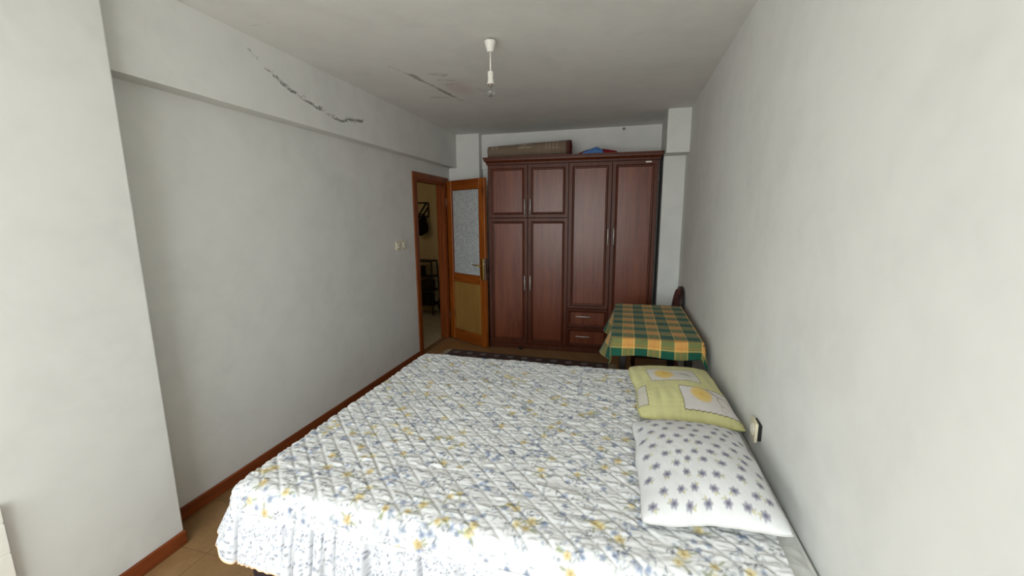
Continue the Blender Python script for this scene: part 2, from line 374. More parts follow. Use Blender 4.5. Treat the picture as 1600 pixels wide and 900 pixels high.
# hallway shell
tag(box('wall_hall_back', (-4.4, 6.16, -.08), (XL-T+.4, 6.3, 2.6), 'hall_paint'), 'cream back wall of the hallway seen through the doorway', 'wall', kind='structure')
tag(box('wall_hall_side', (-4.5, 2.5, -.08), (-4.38, 6.3, 2.6), 'hall_paint'), 'cream side wall of the hallway', 'wall', kind='structure')
tag(box('wall_hall_front', (-4.5, 2.5, -.08), (XL-T, 2.62, 2.6), 'hall_paint'), 'cream near wall of the hallway', 'wall', kind='structure')
tag(box('wall_hall_right', (XL-T, YB+.11, -.08), (XL, 6.3, 2.6), 'hall_paint'), 'cream right wall of the hallway past the bedroom corner', 'wall', kind='structure')
# baseboards
def baseboard(name, a, b, label):
    tag(box(name, a, b, 'baseboard_wood', None, .004), label, 'baseboard', kind='structure')
baseboard('baseboard_left', (XL, 1.282, 0), (XL+.016, DY0-.065, .07), 'reddish wooden baseboard along the left wall')
baseboard('baseboard_pilaster', (-1.968, .30, 0), (-1.953, 1.285, .07), 'reddish wooden baseboard at the foot of the projecting pillar')
baseboard('baseboard_right', (XR-.014, 2.7, 0), (XR, 4.59, .07), 'reddish wooden baseboard along the right wall')
# door frame
fr = empty('trim_1', (XL, DY0, 0)); tag(fr, 'orange-brown wooden door frame in the left wall', 'door frame', kind='structure')
w = DY1-DY0
box('jamb', (-T-.005, 0, 0), (.012, .022, DZ), 'frame_wood', fr); box('jamb', (-T-.005, w-.028, 0), (.012, w, DZ), 'frame_wood', fr); box('head', (-T-.005, .0, DZ-.022), (.012, w, DZ+.002), 'frame_wood', fr)
box('casing', (.0, -.062, 0), (.018, .004, DZ+.066), 'frame_wood', fr, .004); box('casing', (.0, w-.004, 0), (.018, w+.10, DZ+.066), 'frame_wood', fr, .004)
box('casing', (.0, .004, DZ), (.018, w-.004, DZ+.066), 'frame_wood', fr, .004); box('stop', (-.05, w-.04, 0), (-.03, w-.028, DZ-.02), 'frame_wood', fr)
# open door leaf
hx, hy = XL+.03, DY1+.01; ex, ey = -1.512, 4.437
ang = math.atan2(ey-hy, ex-hx); LW = math.hypot(ex-hx, ey-hy); LH = 1.94; th = .038
dr = empty('door_1', (hx, hy, .008), ang); tag(dr, 'open pine door with textured glass above a tan panel', 'door', kind='structure')
sw = .088; y0d, y1d = 0, th
gz0, gz1, pz0, pz1 = .83, 1.835, .135, .735
box('stile', (0, y0d, 0), (sw, y1d, LH), 'pine_z', dr, .003); box('stile', (LW-sw, y0d, 0), (LW, y1d, LH), 'pine_z', dr, .003)
box('rail', (sw, y0d+.001, gz1), (LW-sw, y1d-.001, LH), 'pine_x', dr, .003); box('rail', (sw, y0d+.001, pz1), (LW-sw, y1d-.001, gz0), 'pine_x', dr, .003); box('rail', (sw, y0d+.001, 0), (LW-sw, y1d-.001, pz0), 'pine_x', dr, .003)
def bead(z0, z1):
    m = MB()
    for a, b in (((sw, .004, z0), (sw+.012, .014, z1)), ((LW-sw-.012, .004, z0), (LW-sw, .014, z1)), ((sw+.012, .004, z0), (LW-sw-.012, .014, z0+.012)), ((sw+.012, .004, z1-.012), (LW-sw-.012, .014, z1))): m.box(a, b)
    m.build('glazing_bead', 'frame_wood', dr)
bead(gz0, gz1)
box('glass_pane', (sw-.004, .016, gz0-.004), (LW-sw+.004, .021, gz1+.004), 'textured_glass', dr)
box('lower_panel', (sw-.004, .013, pz0-.004), (LW-sw+.004, .026, pz1+.004), 'hardboard', dr)
hd = box('handle_plate', (LW-.070, -.005, .80), (LW-.030, 0, 1.045), 'brass', dr, .002)
MB().tube([(LW-.05, -.004, .965), (LW-.05, -.045, .965)], .009, 8).tube([(LW-.05, -.045, .965), (LW-.10, -.05, .967), (LW-.165, -.045, .972)], [.008, .0085, .007], 8).build('lever', 'brass', hd, True)
lk = box('lock_case', (LW-.024, -.007, .80), (LW+.004, th+.002, 1.05), 'dull_metal', dr, .002)
MB().lathe([(.0, -.004), (.009, -.002), (.011, .004), (.006, .01)], 10).build('lock_knob', 'satin_metal', lk, True).matrix_local = Matrix.Translation((LW-.012, -.012, .99)) @ Matrix.Rotation(PI/2, 4, 'X')
ky = MB().tube([(LW+.004, .018, 1.02), (LW+.022, .018, 1.02), (LW+.026, .018, 1.0)], .004, 6)
ky.tube([(LW+.026, .018, 1.0), (LW+.024, .015, .96), (LW+.028, .02, .90)], [.009, .006, .010], 6); ky.tube([(LW+.022, .014, .985), (LW+.034, .012, .93), (LW+.03, .012, .875)], [.004, .008, .005], 6)
ky.build('keys', 'dark_wood', lk)
for z in (.25, 1.65): MB().tube([(-.004, -.004, z), (-.004, -.004, z+.09)], .007, 8).build('hinge', 'dull_metal', dr)

# ================================================================ wardrobe
wd = empty('wardrobe', (-1.492, 4.515, 0), math.radians(1.9))
tag(wd, 'tall dark reddish-brown four-column wardrobe against the back wall', 'wardrobe')
WW, WD, WH = 1.80, .44, 2.085
CX = [0, .452, .898, 1.346, WW]
m = MB()
m.box((0, .02, .065), (.018, WD, WH)); m.box((WW-.018, .02, .065), (WW, WD, WH)); m.box((.889, .02, .065), (.907, WD-.01, WH)); m.box((.018, WD-.008, .065), (WW-.018, WD, WH)); m.box((0.018, .02, .065), (WW-.018, WD-.01, .083)); m.box((.018, .02, WH-.018), (WW-.018, WD-.01, WH))
m.build('body', 'wardrobe_frame_wood', wd)
box('plinth', (.005, .015, 0), (WW-.005, WD, .0645), 'wardrobe_frame_wood', wd, .003)
MB().lathe([(.016, 0), (.02, .004), (.02, .03), (.014, .034)], 12, (.37, -.012, .0)).build('castor', 'black_plastic', wd, True)
# cornice with a stepped profile
prof = [(0, WH), (.012, WH), (.012, WH+.018), (.020, WH+.026), (.034, WH+.040), (.037, WH+.058), (.042, WH+.062), (.042, WH+.076), (0, WH+.076)]
q = math.sqrt(.5)
path = [((0, WD), (-1, 0)), ((0, 0.0), (-1, -1)), ((WW, 0.0), (1, -1)), ((WW, WD), (1, 0))]
m = MB().sweep(prof, path); m.box((0, 0, WH+.001), (WW, WD, WH+.0755)); m.build('cornice', 'wardrobe_frame_wood', wd)
def front(name, x0, x1, z0, z1, handle=None):
    g = .0018; x0 += g; x1 -= g; z0 += g; z1 -= g
    fwid = .062 if z1-z0 > .35 else .040
    # frame with a moulded inner edge: rings from the outer edge to the panel rebate (inset, depth)
    rings = [(0, .020), (0, .002), (.003, 0), (fwid-.026, 0), (fwid-.022, .005), (fwid-.015, -.003), (fwid-.008, -.002), (fwid, .008)]
    bm = bmesh.new(); R = []
    for i, d in rings: R.append([bm.verts.new(p) for p in ((x0+i, d, z0+i), (x1-i, d, z0+i), (x1-i, d, z1-i), (x0+i, d, z1-i))])
    for A, B in zip(R, R[1:]):
        for k in range(4): bm.faces.new((A[k], A[(k+1) % 4], B[(k+1) % 4], B[k]))
    bm.faces.new(R[0]); mm = MB(); mm.bm.free(); mm.bm = bm
    o = mm.build(name, 'wardrobe_frame_wood', wd)
    i = fwid-.001
    box('panel', (x0+i, .0065, z0+i), (x1-i, .012, z1-i), 'wardrobe_panel_wood', o)
    if handle:
        (ax, az), (bx, bz) = handle
        m = MB().tube([(ax, -.026, az), (bx, -.026, bz)], .0055, 8)
        for f in (.12, .88):
            px, pz = ax+(bx-ax)*f, az+(bz-az)*f; m.tube([(px, .002, pz), (px, -.026, pz)], .004, 6)
        m.build('handle', 'satin_metal', o, True)
    return o
zt = WH-.004; zm = 1.508
front('door', CX[0], CX[1], zm, zt, ((CX[1]-.030, 1.545), (CX[1]-.030, 1.712))); front('door', CX[1], CX[2], zm, zt, ((CX[1]+.034, 1.545), (CX[1]+.034, 1.712)))
front('door', CX[0], CX[1], .068, zm, ((CX[1]-.030, .70), (CX[1]-.030, .87))); front('door', CX[1], CX[2], .068, zm, ((CX[1]+.034, .70), (CX[1]+.034, .87)))
front('door', CX[2], CX[3], .508, zt, ((CX[3]-.026, 1.222), (CX[3]-.026, 1.392))); front('door', CX[3], CX[4], .068, zt, ((CX[3]+.034, 1.222), (CX[3]+.034, 1.396)))
front('drawer', CX[2], CX[3], .290, .506, ((1.0, .425), (1.156, .425))); front('drawer', CX[2], CX[3], .070, .288, ((1.0, .196), (1.152, .196)))
box('badge', (1.672, -.003, 2.056), (1.730, .003, 2.070), 'silver_badge', wd, .001)

# rolled carpet and folded blanket on top of the wardrobe
ZT = WH+.0765
rc = empty('rolled_carpet', (-1.06, 4.70, ZT), math.radians(2.2)); tag(rc, 'rolled brown patterned carpet lying on top of the wardrobe', 'carpet')
xs = np.linspace(-.46, .46, 150); ths = np.linspace(-PI, PI, 90)
TH, X = np.meshgrid(ths, xs, indexing='ij'); rad = .074+(X+.46)/.92*.018+fbm(X*5, TH*1.5)*.012
Pc = np.stack([X, np.sin(TH)*rad*1.25, rad*.97+np.cos(TH)*rad*.97], -1)
cv = Canvas(xs, ths, (134, 116, 98))
for k in range(46): cv.blob(-.46+.02*k, 0, .003, 4, 0, (104, 86, 72), .45)
for xx in (-.40, -.355): cv.blob(xx, -.9, .012, .30, 0, (190, 168, 144), .7)
for k in range(9):
    for jj in (-1, 0, 1): cv.flower(-.02+random.uniform(-.07, .07), -.9+jj*.35+random.uniform(-.1, .1), .030, (196, 178, 154), (130, 84, 72), 4, .75, 0, .8)
for xx in (.20, .24, .28, .32): 
    for jj in range(5): cv.blob(xx, -1.5+jj*.3, .010, .08, 0, (184, 168, 146), .7)
for k in range(8): cv.blob(.10+.02*k, 0, .002, 4, 0, (160, 145, 120), .35)
cv.blob(.45, 0, .035, 6, 0, (74, 22, 22), .8)
link('roll', grid_mesh('roll', Pc, None, cv.c), 'carpet_back', rc, True)
for sx, r in ((-1, .074), (1, .092)):
    pts = []
    for k in range(60):
        a = k*.45; rr = r*.93*(1-k/64); pts.append((sx*.459, math.sin(a)*rr*1.22, r*.97+math.cos(a)*rr*.95))
    MB().tube(pts, .0055, 6).build('spiral_end', 'carpet_core', rc, True)
bl = empty('folded_blanket', (-.31, 4.69, ZT+.0065)); tag(bl, 'low heap of blue and red cloth lying on top of the wardrobe', 'blanket')
def heap(name, x0, x1, y0, y1, hgt, mat, seed, z0=0):
    xs = np.linspace(x0, x1, 60); ys = np.linspace(y0, y1, 40); X, Y = np.meshgrid(xs, ys)
    u = (X-x0)/(x1-x0)*2-1; v = (Y-y0)/(y1-y0)*2-1
    Z = z0+hgt*np.clip((1-np.abs(u)**2.4)*(1-np.abs(v)**2.6), 0, 1)**.6*(1+fbm(X*9+seed, Y*9)*.8)
    o = link(name, grid_mesh(name, np.stack([X, Y, Z], -1)), mat, bl, True); o.modifiers.new('s', 'SOLIDIFY').thickness = .006; return o
heap('red_layer', -.215, .215, -.08, .14, .066, 'red_cloth', 3); heap('blue_layer', -.16, .07, -.115, .02, .063, 'blue_cloth', 9)

# ================================================================ bed
bx0, bx1, by0, by1 = -1.344, .548, 1.080, 2.596
bd = empty('bed', ((bx0+bx1)/2, (by0+by1)/2, 0)); tag(bd, 'double bed with a dark base standing against the right wall', 'bed')
ox, oy = (bx0+bx1)/2, (by0+by1)/2
L = lambda p: (p[0]-ox, p[1]-oy, p[2])
box('base', L((bx0+.005, by0+.005, .04)), L((bx1-.006, by1-.005, .258)), 'dark_fabric', bd, .012, 2)
box('base_rim', L((bx0+.012, by0+.012, .2585)), L((bx1-.012, by1-.012, .305)), 'peach_fabric', bd, .006, 2)
for lx in (bx0+.1, bx1-.1):
    for ly in (by0+.12, by1-.1): MB().lathe([(.022, 0), (.028, .041)], 12, L((lx, ly, 0))).build('foot', 'black_plastic', bd)
mt = auto_smooth(box('mattress', L((bx0, by0, .3055)), L((bx1, by1, .546)), 'mattress_ticking', bd, .034, 4))
for z in (.335, .536):
    a = .012; r = .05; pts = []
    for cx_, cy_, a0 in ((bx1-r, by0+r, -PI/2), (bx1-r, by1-r, 0), (bx0+r, by1-r, PI/2), (bx0+r, by0+r, PI)):
        for k in range(7): th_ = a0+k*PI/12; pts.append(L((cx_+(r-.004)*math.cos(th_), cy_+(r-.004)*math.sin(th_), z)))
    pts.append(pts[0]); MB().tube(pts, .007, 8, False).build('piping', 'mattress_piping', mt, True)

# quilted bedspread: one printed sheet draped over the mattress, with a gathered ruffle
bs = empty('bedspread', (-.4, 1.85, .55)); tag(bs, 'white quilted floral bedspread with gathered ruffle over the bed', 'bedspread')
BO = np.array([-.4, 1.85, .55])
cx0, cy0, cy1, rr_ = -1.322, 1.105, 2.575, .06       # flat core and edge radius
DQ = .124; XE = .475
step = .0036
xs = np.arange(cx0-DQ-.004, XE, step); ys = np.arange(cy0-DQ-.004, cy1+DQ+.004, step)
cv = Canvas(xs, ys, (222, 222, 220))
# floral print
for k in range(2500):
    x, y = random.uniform(xs[0], xs[-1]), random.uniform(ys[0], ys[-1])
    c = random.choice([(152, 162, 180), (162, 170, 182), (140, 148, 160), (166, 170, 170), (156, 160, 158)])
    a = random.random()*6.3
    for j in range(random.randint(2, 4)):
        th_ = a+random.uniform(-1.2, 1.2); rr = random.uniform(.006, .026)
        cv.blob(x+rr*math.cos(th_), y+rr*math.sin(th_), random.uniform(.005, .010), random.uniform(.0025, .0042), th_+random.uniform(-.6, .6), c, random.uniform(.4, .75))
    if random.random() < .30: cv.flower(x, y, random.uniform(.009, .013), random.choice([(138, 152, 182), (124, 136, 162), (146, 154, 174)]), (112, 116, 134), 5, .65)
for k in range(900):
    x, y = random.uniform(xs[0], xs[-1]), random.uniform(ys[0], ys[-1]); a = random.random()*6.3
    for j in range(3): cv.blob(x+random.uniform(-.014, .014), y+random.uniform(-.014, .014), .0065, .0026, a+random.uniform(-1, 1), (92, 98, 112), .65)
for k in range(210):
    x, y = random.uniform(xs[0], xs[-1]), random.uniform(ys[0], ys[-1])
    cv.flower(x, y, random.uniform(.013, .020), random.choice([(206, 186, 118), (196, 172, 102), (210, 196, 142)]), (176, 140, 80), 5, .66)
    for j in range(2): a = random.random()*6.3; cv.blob(x+.026*math.cos(a), y+.026*math.sin(a), .012, .004, a, (140, 146, 100), .7)
Xs, Ys = np.meshgrid(xs, ys)
qx = np.maximum(Xs, cx0); qy = np.clip(Ys, cy0, cy1); dx, dy = Xs-qx, Ys-qy
dist = np.hypot(dx, dy); nx, ny = dx/np.maximum(dist, 1e-9), dy/np.maximum(dist, 1e-9); dc = np.minimum(dist, DQ)
def drape(d, r, flare):
    a = np.minimum(d/r, PI/2-flare); h = r*np.sin(a); v = r*(1-np.cos(a)); e = np.maximum(d-r*(PI/2-flare), 0)
    return h+e*math.sin(flare), v+e*math.cos(flare)
hh, vv = drape(dc, rr_, .16)
top = .562+fbm(Xs*3, Ys*3)*.012+.004*np.sin(Xs*2.2)
P = np.stack([qx+nx*hh, qy+ny*hh, top-vv], -1)
N = normals(P)
def stitch(ang, sp, w, ph=0):
    q = (Xs*math.sin(ang)-Ys*math.cos(ang))/sp+ph+fbm(Xs*2.5, Ys*2.5)*.35; f = np.abs(q-np.round(q))*sp
    return 1-np.exp(-(f/w)**2), f
s1, f1 = stitch(math.radians(-43), .056, .0055); s2, f2 = stitch(math.radians(-86), .085, .0045, .3)
puff = .0038*s1*(.5+.5*s2)
wr1 = fbm(Xs*15, Ys*55, 3)*.012*s1+fbm(Xs*34, Ys*85, 2)*.008*s1
P = P+N*(puff+wr1)[..., None]
# colour goes a touch greyer along the stitch lines
seam = np.maximum(np.exp(-(f1/.0026)**2)*.10, np.exp(-(f2/.0022)**2)*.06)[..., None]
cv.c = cv.c*(1-seam)+np.array(lin(150, 150, 149))*seam
out = dist > DQ
keep = ~(out[:-1, :-1] & out[1:, :-1] & out[:-1, 1:] & out[1:, 1:])
qo = link('quilt', grid_mesh('quilt', P-BO, keep, cv.c), 'quilt_print', bs, True)
# ruffle strip round three sides
path = []
hD, vD = [float(a) for a in drape(np.array(DQ), rr_, .16)]
st = .003
for x in np.arange(XE, cx0, -st): path.append((x, cy0, 0, -1))
for k in range(1, 40): a = -PI/2-k*(PI/2)/40; path.append((cx0, cy0, math.cos(a), math.sin(a)))
for y in np.arange(cy0, cy1, st): path.append((cx0, y, -1, 0))
for k in range(1, 40): a = PI-k*(PI/2)/40; path.append((cx0, cy1, math.cos(a), math.sin(a)))
for x in np.arange(cx0, XE, st): path.append((x, cy1, 0, 1))
path = np.array(path); bpx = path[:, 0]+path[:, 2]*hD; bpy_ = path[:, 1]+path[:, 3]*hD
s = np.concatenate([[0], np.cumsum(np.hypot(np.diff(bpx), np.diff(bpy_)))])
nt = 44; RL = .175; tt = np.linspace(0, 1, nt)[:, None]
ph = s/.115+2.6*fbm(s*3.1, s*0+3.3)*2; ph2 = s/.034+fbm(s*6, s*0+8)*3
fold = .45-1.0*np.exp(-(np.sin(PI*ph)/.22)**2)+.18*np.sin(2*PI*ph*.5+1); fold2 = np.sin(2*PI*ph2)
amp = .050*(.25+1.3*vnoise(s*6, s*0+5)**1.5)
leftness = np.clip(-path[:, 2], 0, 1)
offs = tt**.5*(amp*fold)[None, :]+tt**.5*(1-.5*tt)*.004*fold2[None, :]+tt*(.022+.034*leftness)[None, :]+fbm(s[None, :]*14, tt*3)*.010*tt
hem = 1+.10*fbm(s*2.6, s*0+1)[None, :]*2+.03*np.sin(2*PI*ph)[None, :]
zz = .562-vD+.004-RL*tt*hem*(1-.36*leftness[None, :])
shift = tt*.010*np.cos(2*PI*ph)[None, :]
P = np.stack([bpx[None, :]+path[:, 2][None, :]*(offs+.002)-path[:, 3][None, :]*shift, bpy_[None, :]+path[:, 3][None, :]*(offs+.002)+path[:, 2][None, :]*shift, zz+np.zeros_like(offs)], -1)
cv = Canvas(s[0]+st*np.arange(len(s)), RL*tt[:, 0], (210, 211, 213))
for k in range(5200):
    x, y = random.uniform(0, s[-1]), random.uniform(.01, RL); c = random.choice([(76, 82, 104), (100, 110, 138), (128, 138, 164), (88, 88, 98), (160, 168, 180)])
    cv.blob(x, y, random.uniform(.0028, .0048), random.uniform(.002, .0028), random.random()*3, c, .65)
cv.c[-1:] = lin(232, 190, 130); cv.c[-2] = cv.c[-2]*.5+np.array(lin(232, 190, 130))*.5
link('ruffle', grid_mesh('ruffle', P-BO, None, cv.c), 'ruffle_print', bs, True)

# ---------------------------------------------------------------- pillows
def pillow(name, label, TL, TR, BR, BL, zb, thick, paint, pinch=.05, lift=(0, 0, 0, 0), seed=0):
    n = 210; u = np.linspace(-1, 1, n); ctr = (np.array(TL)+TR+BR+BL)/4
    U, V = np.meshgrid(u, u)                                    # u: left-right, v: near-far
    a, b = (U+1)/2, (V+1)/2
    ap = .5+(a-.5)*(1-pinch*(1-V**2)); bp = .5+(b-.5)*(1-pinch*(1-U**2))
    P2 = sum(w[..., None]*np.array(p) for w, p in (((1-ap)*bp, TL), (ap*bp, TR), (ap*(1-bp), BR), ((1-ap)*(1-bp), BL)))
    rnd = .035*(U**8*V**8)                                       # corners drawn in a little
    P2 = ctr+(P2-ctr)*(1-rnd[..., None])+np.stack([fbm(U*1.6+seed, V*1.6+3), fbm(U*1.6+9, V*1.6+seed)], -1)*.030
    lf = (1-a)*b*lift[0]+a*b*lift[1]+a*(1-b)*lift[2]+(1-a)*(1-b)*lift[3]
    e = np.clip((1-U**2)*(1-V**2), 0, 1)
    edge = np.maximum(np.abs(U), np.abs(V))
    wrk = fbm(U*2.2+seed, V*2.2)*.045+fbm(U*7+V*4+seed, V*3-U*2, 3)*.020*edge**2
    top = zb+lf+thick*e**.46*(1+wrk*3.2)+.0
    root = empty(name, (ctr[0], ctr[1], zb-.02)); tag(root, label, 'pillow'); o = np.array([ctr[0], ctr[1], zb-.02])
    cvp = Canvas(u, u, (255, 255, 255)); paint(cvp)
    P = np.concatenate([P2, top[..., None]], -1)-o
    link('top_side', grid_mesh('pillow_top', P, None, cvp.c), 'pillow_print', root, True)
    P = np.concatenate([P2, (zb+lf-.016*e**.3)[..., None]], -1)-o
    link('underside', grid_mesh('pillow_under', P[:, ::-1], None, cvp.c[:, ::-1]*.0+np.array(cvp.c[2, 2])), 'pillow_print', root, True)
    pts = []
    k = list(range(0, n, 6))+[n-1]
    for i in k: pts.append(tuple(np.append(P2[0, i], zb+lf[0, i])-o))
    for i in k[1:]: pts.append(tuple(np.append(P2[i, -1], zb+lf[i, -1])-o))
    for i in k[::-1][1:]: pts.append(tuple(np.append(P2[-1, i], zb+lf[-1, i])-o))
    for i in k[::-1][1:]: pts.append(tuple(np.append(P2[i, 0], zb+lf[i, 0])-o))
    return root, pts
def paint_white(c):
    c.c[:] = lin(222, 222, 221)
    rows = 11; cols = 7
    for j in range(rows):
        for i in range(cols):
            x = -.86+1.8*(i+.5*(j % 2))/cols+random.uniform(-.04, .04); y = -.89+1.79*j/(rows-1)+random.uniform(-.03, .03)
            a = random.random()*6.3; sx = .060; sy = .043
            for k in range(6): th_ = a+k*PI/3; c.blob(x+sx*.55*math.cos(th_), y+sy*.55*math.sin(th_), sx*.55, sy*.48, math.atan2(math.sin(th_)*sy, math.cos(th_)*sx), (132, 130, 146), .72)
            c.blob(x, y, sx*.4, sy*.4, 0, (104, 102, 122), .8)
            th_ = random.random()*6.3; c.blob(x+.075*math.cos(th_), y+.055*math.sin(th_), .028, .012, th_, (196, 188, 132), .75); c.blob(x+.085*math.cos(th_+.5), y+.06*math.sin(th_+.5), .02, .010, th_+1.4, (178, 176, 140), .7)
def paint_yellow(c):
    c.c[:] = lin(210, 206, 148)
    X, Y = np.meshgrid(c.xs, c.ys)
    # soft woven stripes
    st_ = .10*np.sin(X*24)*(.5+.5*np.sin(Y*9))+.10*(vnoise(X*18, Y*2)-.5)+.08*(vnoise(X*2, Y*20)-.5)
    c.c *= (1+st_)[..., None]
    def rect(x0, x1, y0, y1, rgb, line):
        wx = .007*np.sin(Y*60); wy = .007*np.sin(X*60)
        m = (X+wx > x0) & (X+wx < x1) & (Y+wy > y0) & (Y+wy < y1); mb = (X+wx > x0-.016) & (X+wx < x1+.016) & (Y+wy > y0-.02) & (Y+wy < y1+.02)
        c.c[mb] = lin(*line); c.c[m] = lin(*rgb)
    rect(-.62, .48, -.02, .50, (212, 208, 198), (160, 154, 112)); rect(-.06, .96, -.84, -.24, (214, 208, 204), (124, 116, 78)); rect(-.99, -.80, -.74, -.16, (210, 206, 190), (134, 126, 88))
    for yy in (.05, .44): c.blob(-.07, yy, .52, .014, 0, (226, 223, 215), .8)
    c.flower(-.28, .25, .19, (226, 192, 100), (220, 174, 80), 7, .8, .3, .55); c.blob(.20, .25, .15, .022, -.35, (120, 112, 96), .9)
    c.flower(.36, -.42, .20, (228, 196, 110), (222, 182, 92), 7, .8, .1, .55); c.blob(.62, -.34, .16, .02, -.6, (150, 120, 90), .8)
    for k in range(10):
        a = k*.5; c.blob(.76+.10*math.cos(a), -.52+.12*math.sin(a), .03, .012, a+1.57, (170, 140, 118), .8)
        c.blob(.72+.06*math.cos(a), -.70+.07*math.sin(a), .02, .010, a+1.57, (180, 150, 120), .6)
r1, pts = pillow('white_pillow', 'white pillow printed with small grey-violet flowers, nearest the viewer on the bed', (.058, 1.835), (.508, 1.84), (.500, 1.205), (.082, 1.185), .600, .105, paint_white, .05, (0, 0, .02, 0), 1)
MB().tube(pts, .0025, 6, False).build('seam', 'mattress_piping', r1, True)
plain('yellow_piping', (206, 202, 134), .8, spec=.2)
r2_, pts = pillow('yellow_pillow', 'yellow-green patchwork pillow with yellow flowers beside the plaid table', (.055, 2.50), (.490, 2.545), (.545, 1.865), (.100, 1.885), .600, .072, paint_yellow, .04, (.02, .02, 0, 0), 5)
MB().tube(pts, .004, 6, False).build('seam', 'yellow_piping', r2_, True)

# ================================================================ table with checked cloth, chair, rug
tx0, tx1, ty0, ty1, tz = -.060, .505, 2.700, 3.825, .735
tb = empty('table', ((tx0+tx1)/2, (ty0+ty1)/2, 0)); tag(tb, 'narrow dark-legged table under the checked cloth at right wall', 'table')
tl = lambda p: (p[0]-(tx0+tx1)/2, p[1]-(ty0+ty1)/2, p[2])
box('tabletop', tl((tx0, ty0, tz-.022)), tl((tx1, ty1, tz)), 'dark_wood', tb, .003)
m = MB(); i = .05
m.box(tl((tx0+i, ty0+i, tz-.09)), tl((tx1-i, ty0+i+.018, tz-.0225))).box(tl((tx0+i, ty1-i-.018, tz-.09)), tl((tx1-i, ty1-i, tz-.0225))).box(tl((tx0+i, ty0+i+.018, tz-.09)), tl((tx0+i+.018, ty1-i-.018, tz-.0225))).box(tl((tx1-i-.018, ty0+i+.018, tz-.09)), tl((tx1-i, ty1-i-.018, tz-.0225)))
m.build('apron', 'black_wood', tb)
for lx in (tx0+.055, tx1-.10):
    for ly in (ty0+.055, ty1-.10): box('leg', tl((lx, ly, 0)), tl((lx+.045, ly+.045, tz-.0225)), 'black_wood', tb, .004)
# cloth sheet
ol, orr, on_, of = .175, .13, .108, .10
step = .0042
xs = np.arange(tx0-ol, tx1+orr, step); ys = np.arange(ty0-on_, ty1+of, step); Xs, Ys = np.meshgrid(xs, ys)
ccol = np.abs(((Xs-.05)/.16+.5) % 1-.5)*.16 < .039; crow = np.abs(((Ys-2.685)/.178+.5) % 1-.5)*.178 < .044
og, gr_, ol_ = np.array(lin(204, 152, 82)), np.array(lin(26, 84, 66)), np.array(lin(114, 120, 72))
C = np.where((ccol & crow)[..., None], og, np.where((~ccol & ~crow)[..., None], gr_, ol_))
lx_ = np.abs(((Xs-.05)/.16+.5) % 1-.5)*.16; ly_ = np.abs(((Ys-2.685)/.178+.5) % 1-.5)*.178
for f, c in ((np.abs(lx_-.036) < .0022, (232, 190, 110)), (np.abs(ly_-.040) < .0022, (232, 190, 110)), (lx_ < .0021, (196, 120, 60)), (np.abs(ly_-.02) < .0021, (196, 120, 60))):
    C[f] = C[f]*.45+np.array(lin(*c))*.55
qx = np.clip(Xs, tx0+.01, tx1-.01); qy = np.clip(Ys, ty0+.01, ty1-.01); dx, dy = Xs-qx, Ys-qy; dist = np.hypot(dx, dy)
nx, ny = dx/np.maximum(dist, 1e-9), dy/np.maximum(dist, 1e-9)
hh, vv = drape(dist, .012, .16)
wave = np.sin(Ys*11+.6)*np.clip(-dx, 0, 1)*.30+np.sin(Xs*17+2.2)*np.clip(-dy, 0, 1)*.18
corner = np.clip(-dx, 0, 1)*np.clip(-dy, 0, 1)*3.0
hx_ = hh+np.clip(wave, -.03, .06)+corner*.4
P = np.stack([np.minimum(qx+nx*hx_, XR-.006), qy+ny*hx_, tz+.004-vv+fbm(Xs*6, Ys*6)*.003], -1)
tc = link('tablecloth', grid_mesh('tablecloth', P, None, C), 'check_cloth', None, True)
md = tc.modifiers.new('s', 'SOLIDIFY'); md.thickness = .0015; md.offset = 1
tag(tc, 'green and orange checked cloth draped over the table', 'tablecloth')

# chair with carved-looking arched back, its back to the right wall
chx, chy = .30, 4.13
ch = empty('chair', (chx, chy, 0)); tag(ch, 'dark chair with red patterned arched back beyond the table', 'chair')
for sx in (-.17, .17):
    for sy in (-.16, .16):
        MB().tube([(sx*1.05, sy*1.05, 0), (sx, sy, .42)], [.014, .019], 8).build('leg', 'dark_wood', ch, True)
box('seat', (-.20, -.195, .421), (.20, .195, .462), 'chair_upholstery', ch, .015, 3)
box('seat_frame', (-.19, -.185, .385), (.19, .185, .4205), 'dark_wood', ch, .004)
pz = []
for k in range(25):
    a = PI*k/24; pz.append((.175*math.cos(a)*(1 if True else 1), .70+.165*math.sin(a)**.85))
pz = [(.15, .50)]+pz+[(-.15, .50)]
def arch(name, sc, x0, x1, mat):
    m = MB(); bm = m.bm
    def xf(z, x): return x+(z-.46)*.13
    A = [bm.verts.new((xf(z, x0), y*sc, .50+(z-.50)*(1-(1-sc)*.6)+(1-sc)*.05)) for y, z in pz]; B = [bm.verts.new((xf(z, x1), y*sc, .50+(z-.50)*(1-(1-sc)*.6)+(1-sc)*.05)) for y, z in pz]
    bm.faces.new(A); bm.faces.new(B[::-1])
    for i in range(len(A)): bm.faces.new((A[i], B[i], B[(i+1) % len(A)], A[(i+1) % len(A)]))
    bmesh.ops.bevel(bm, geom=[e for e in bm.edges if abs(e.verts[0].co.x-e.verts[1].co.x) < .03], offset=.004, segments=2, affect='EDGES')
    return m.build(name, mat, ch)
arch('back_frame', 1.0, .165, .190, 'dark_wood'); arch('back_pad', .84, .145, .1645, 'chair_upholstery')
for sy in (-.13, .13): MB().tube([(.175, sy, .44), (.185, sy, .53)], .014, 8).build('back_post', 'dark_wood', ch, True)
for sy in (-.165, .165): MB().tube([(-.175, sy, .2), (.175, sy, .2)], .010, 8).build('stretcher', 'dark_wood', ch, True)

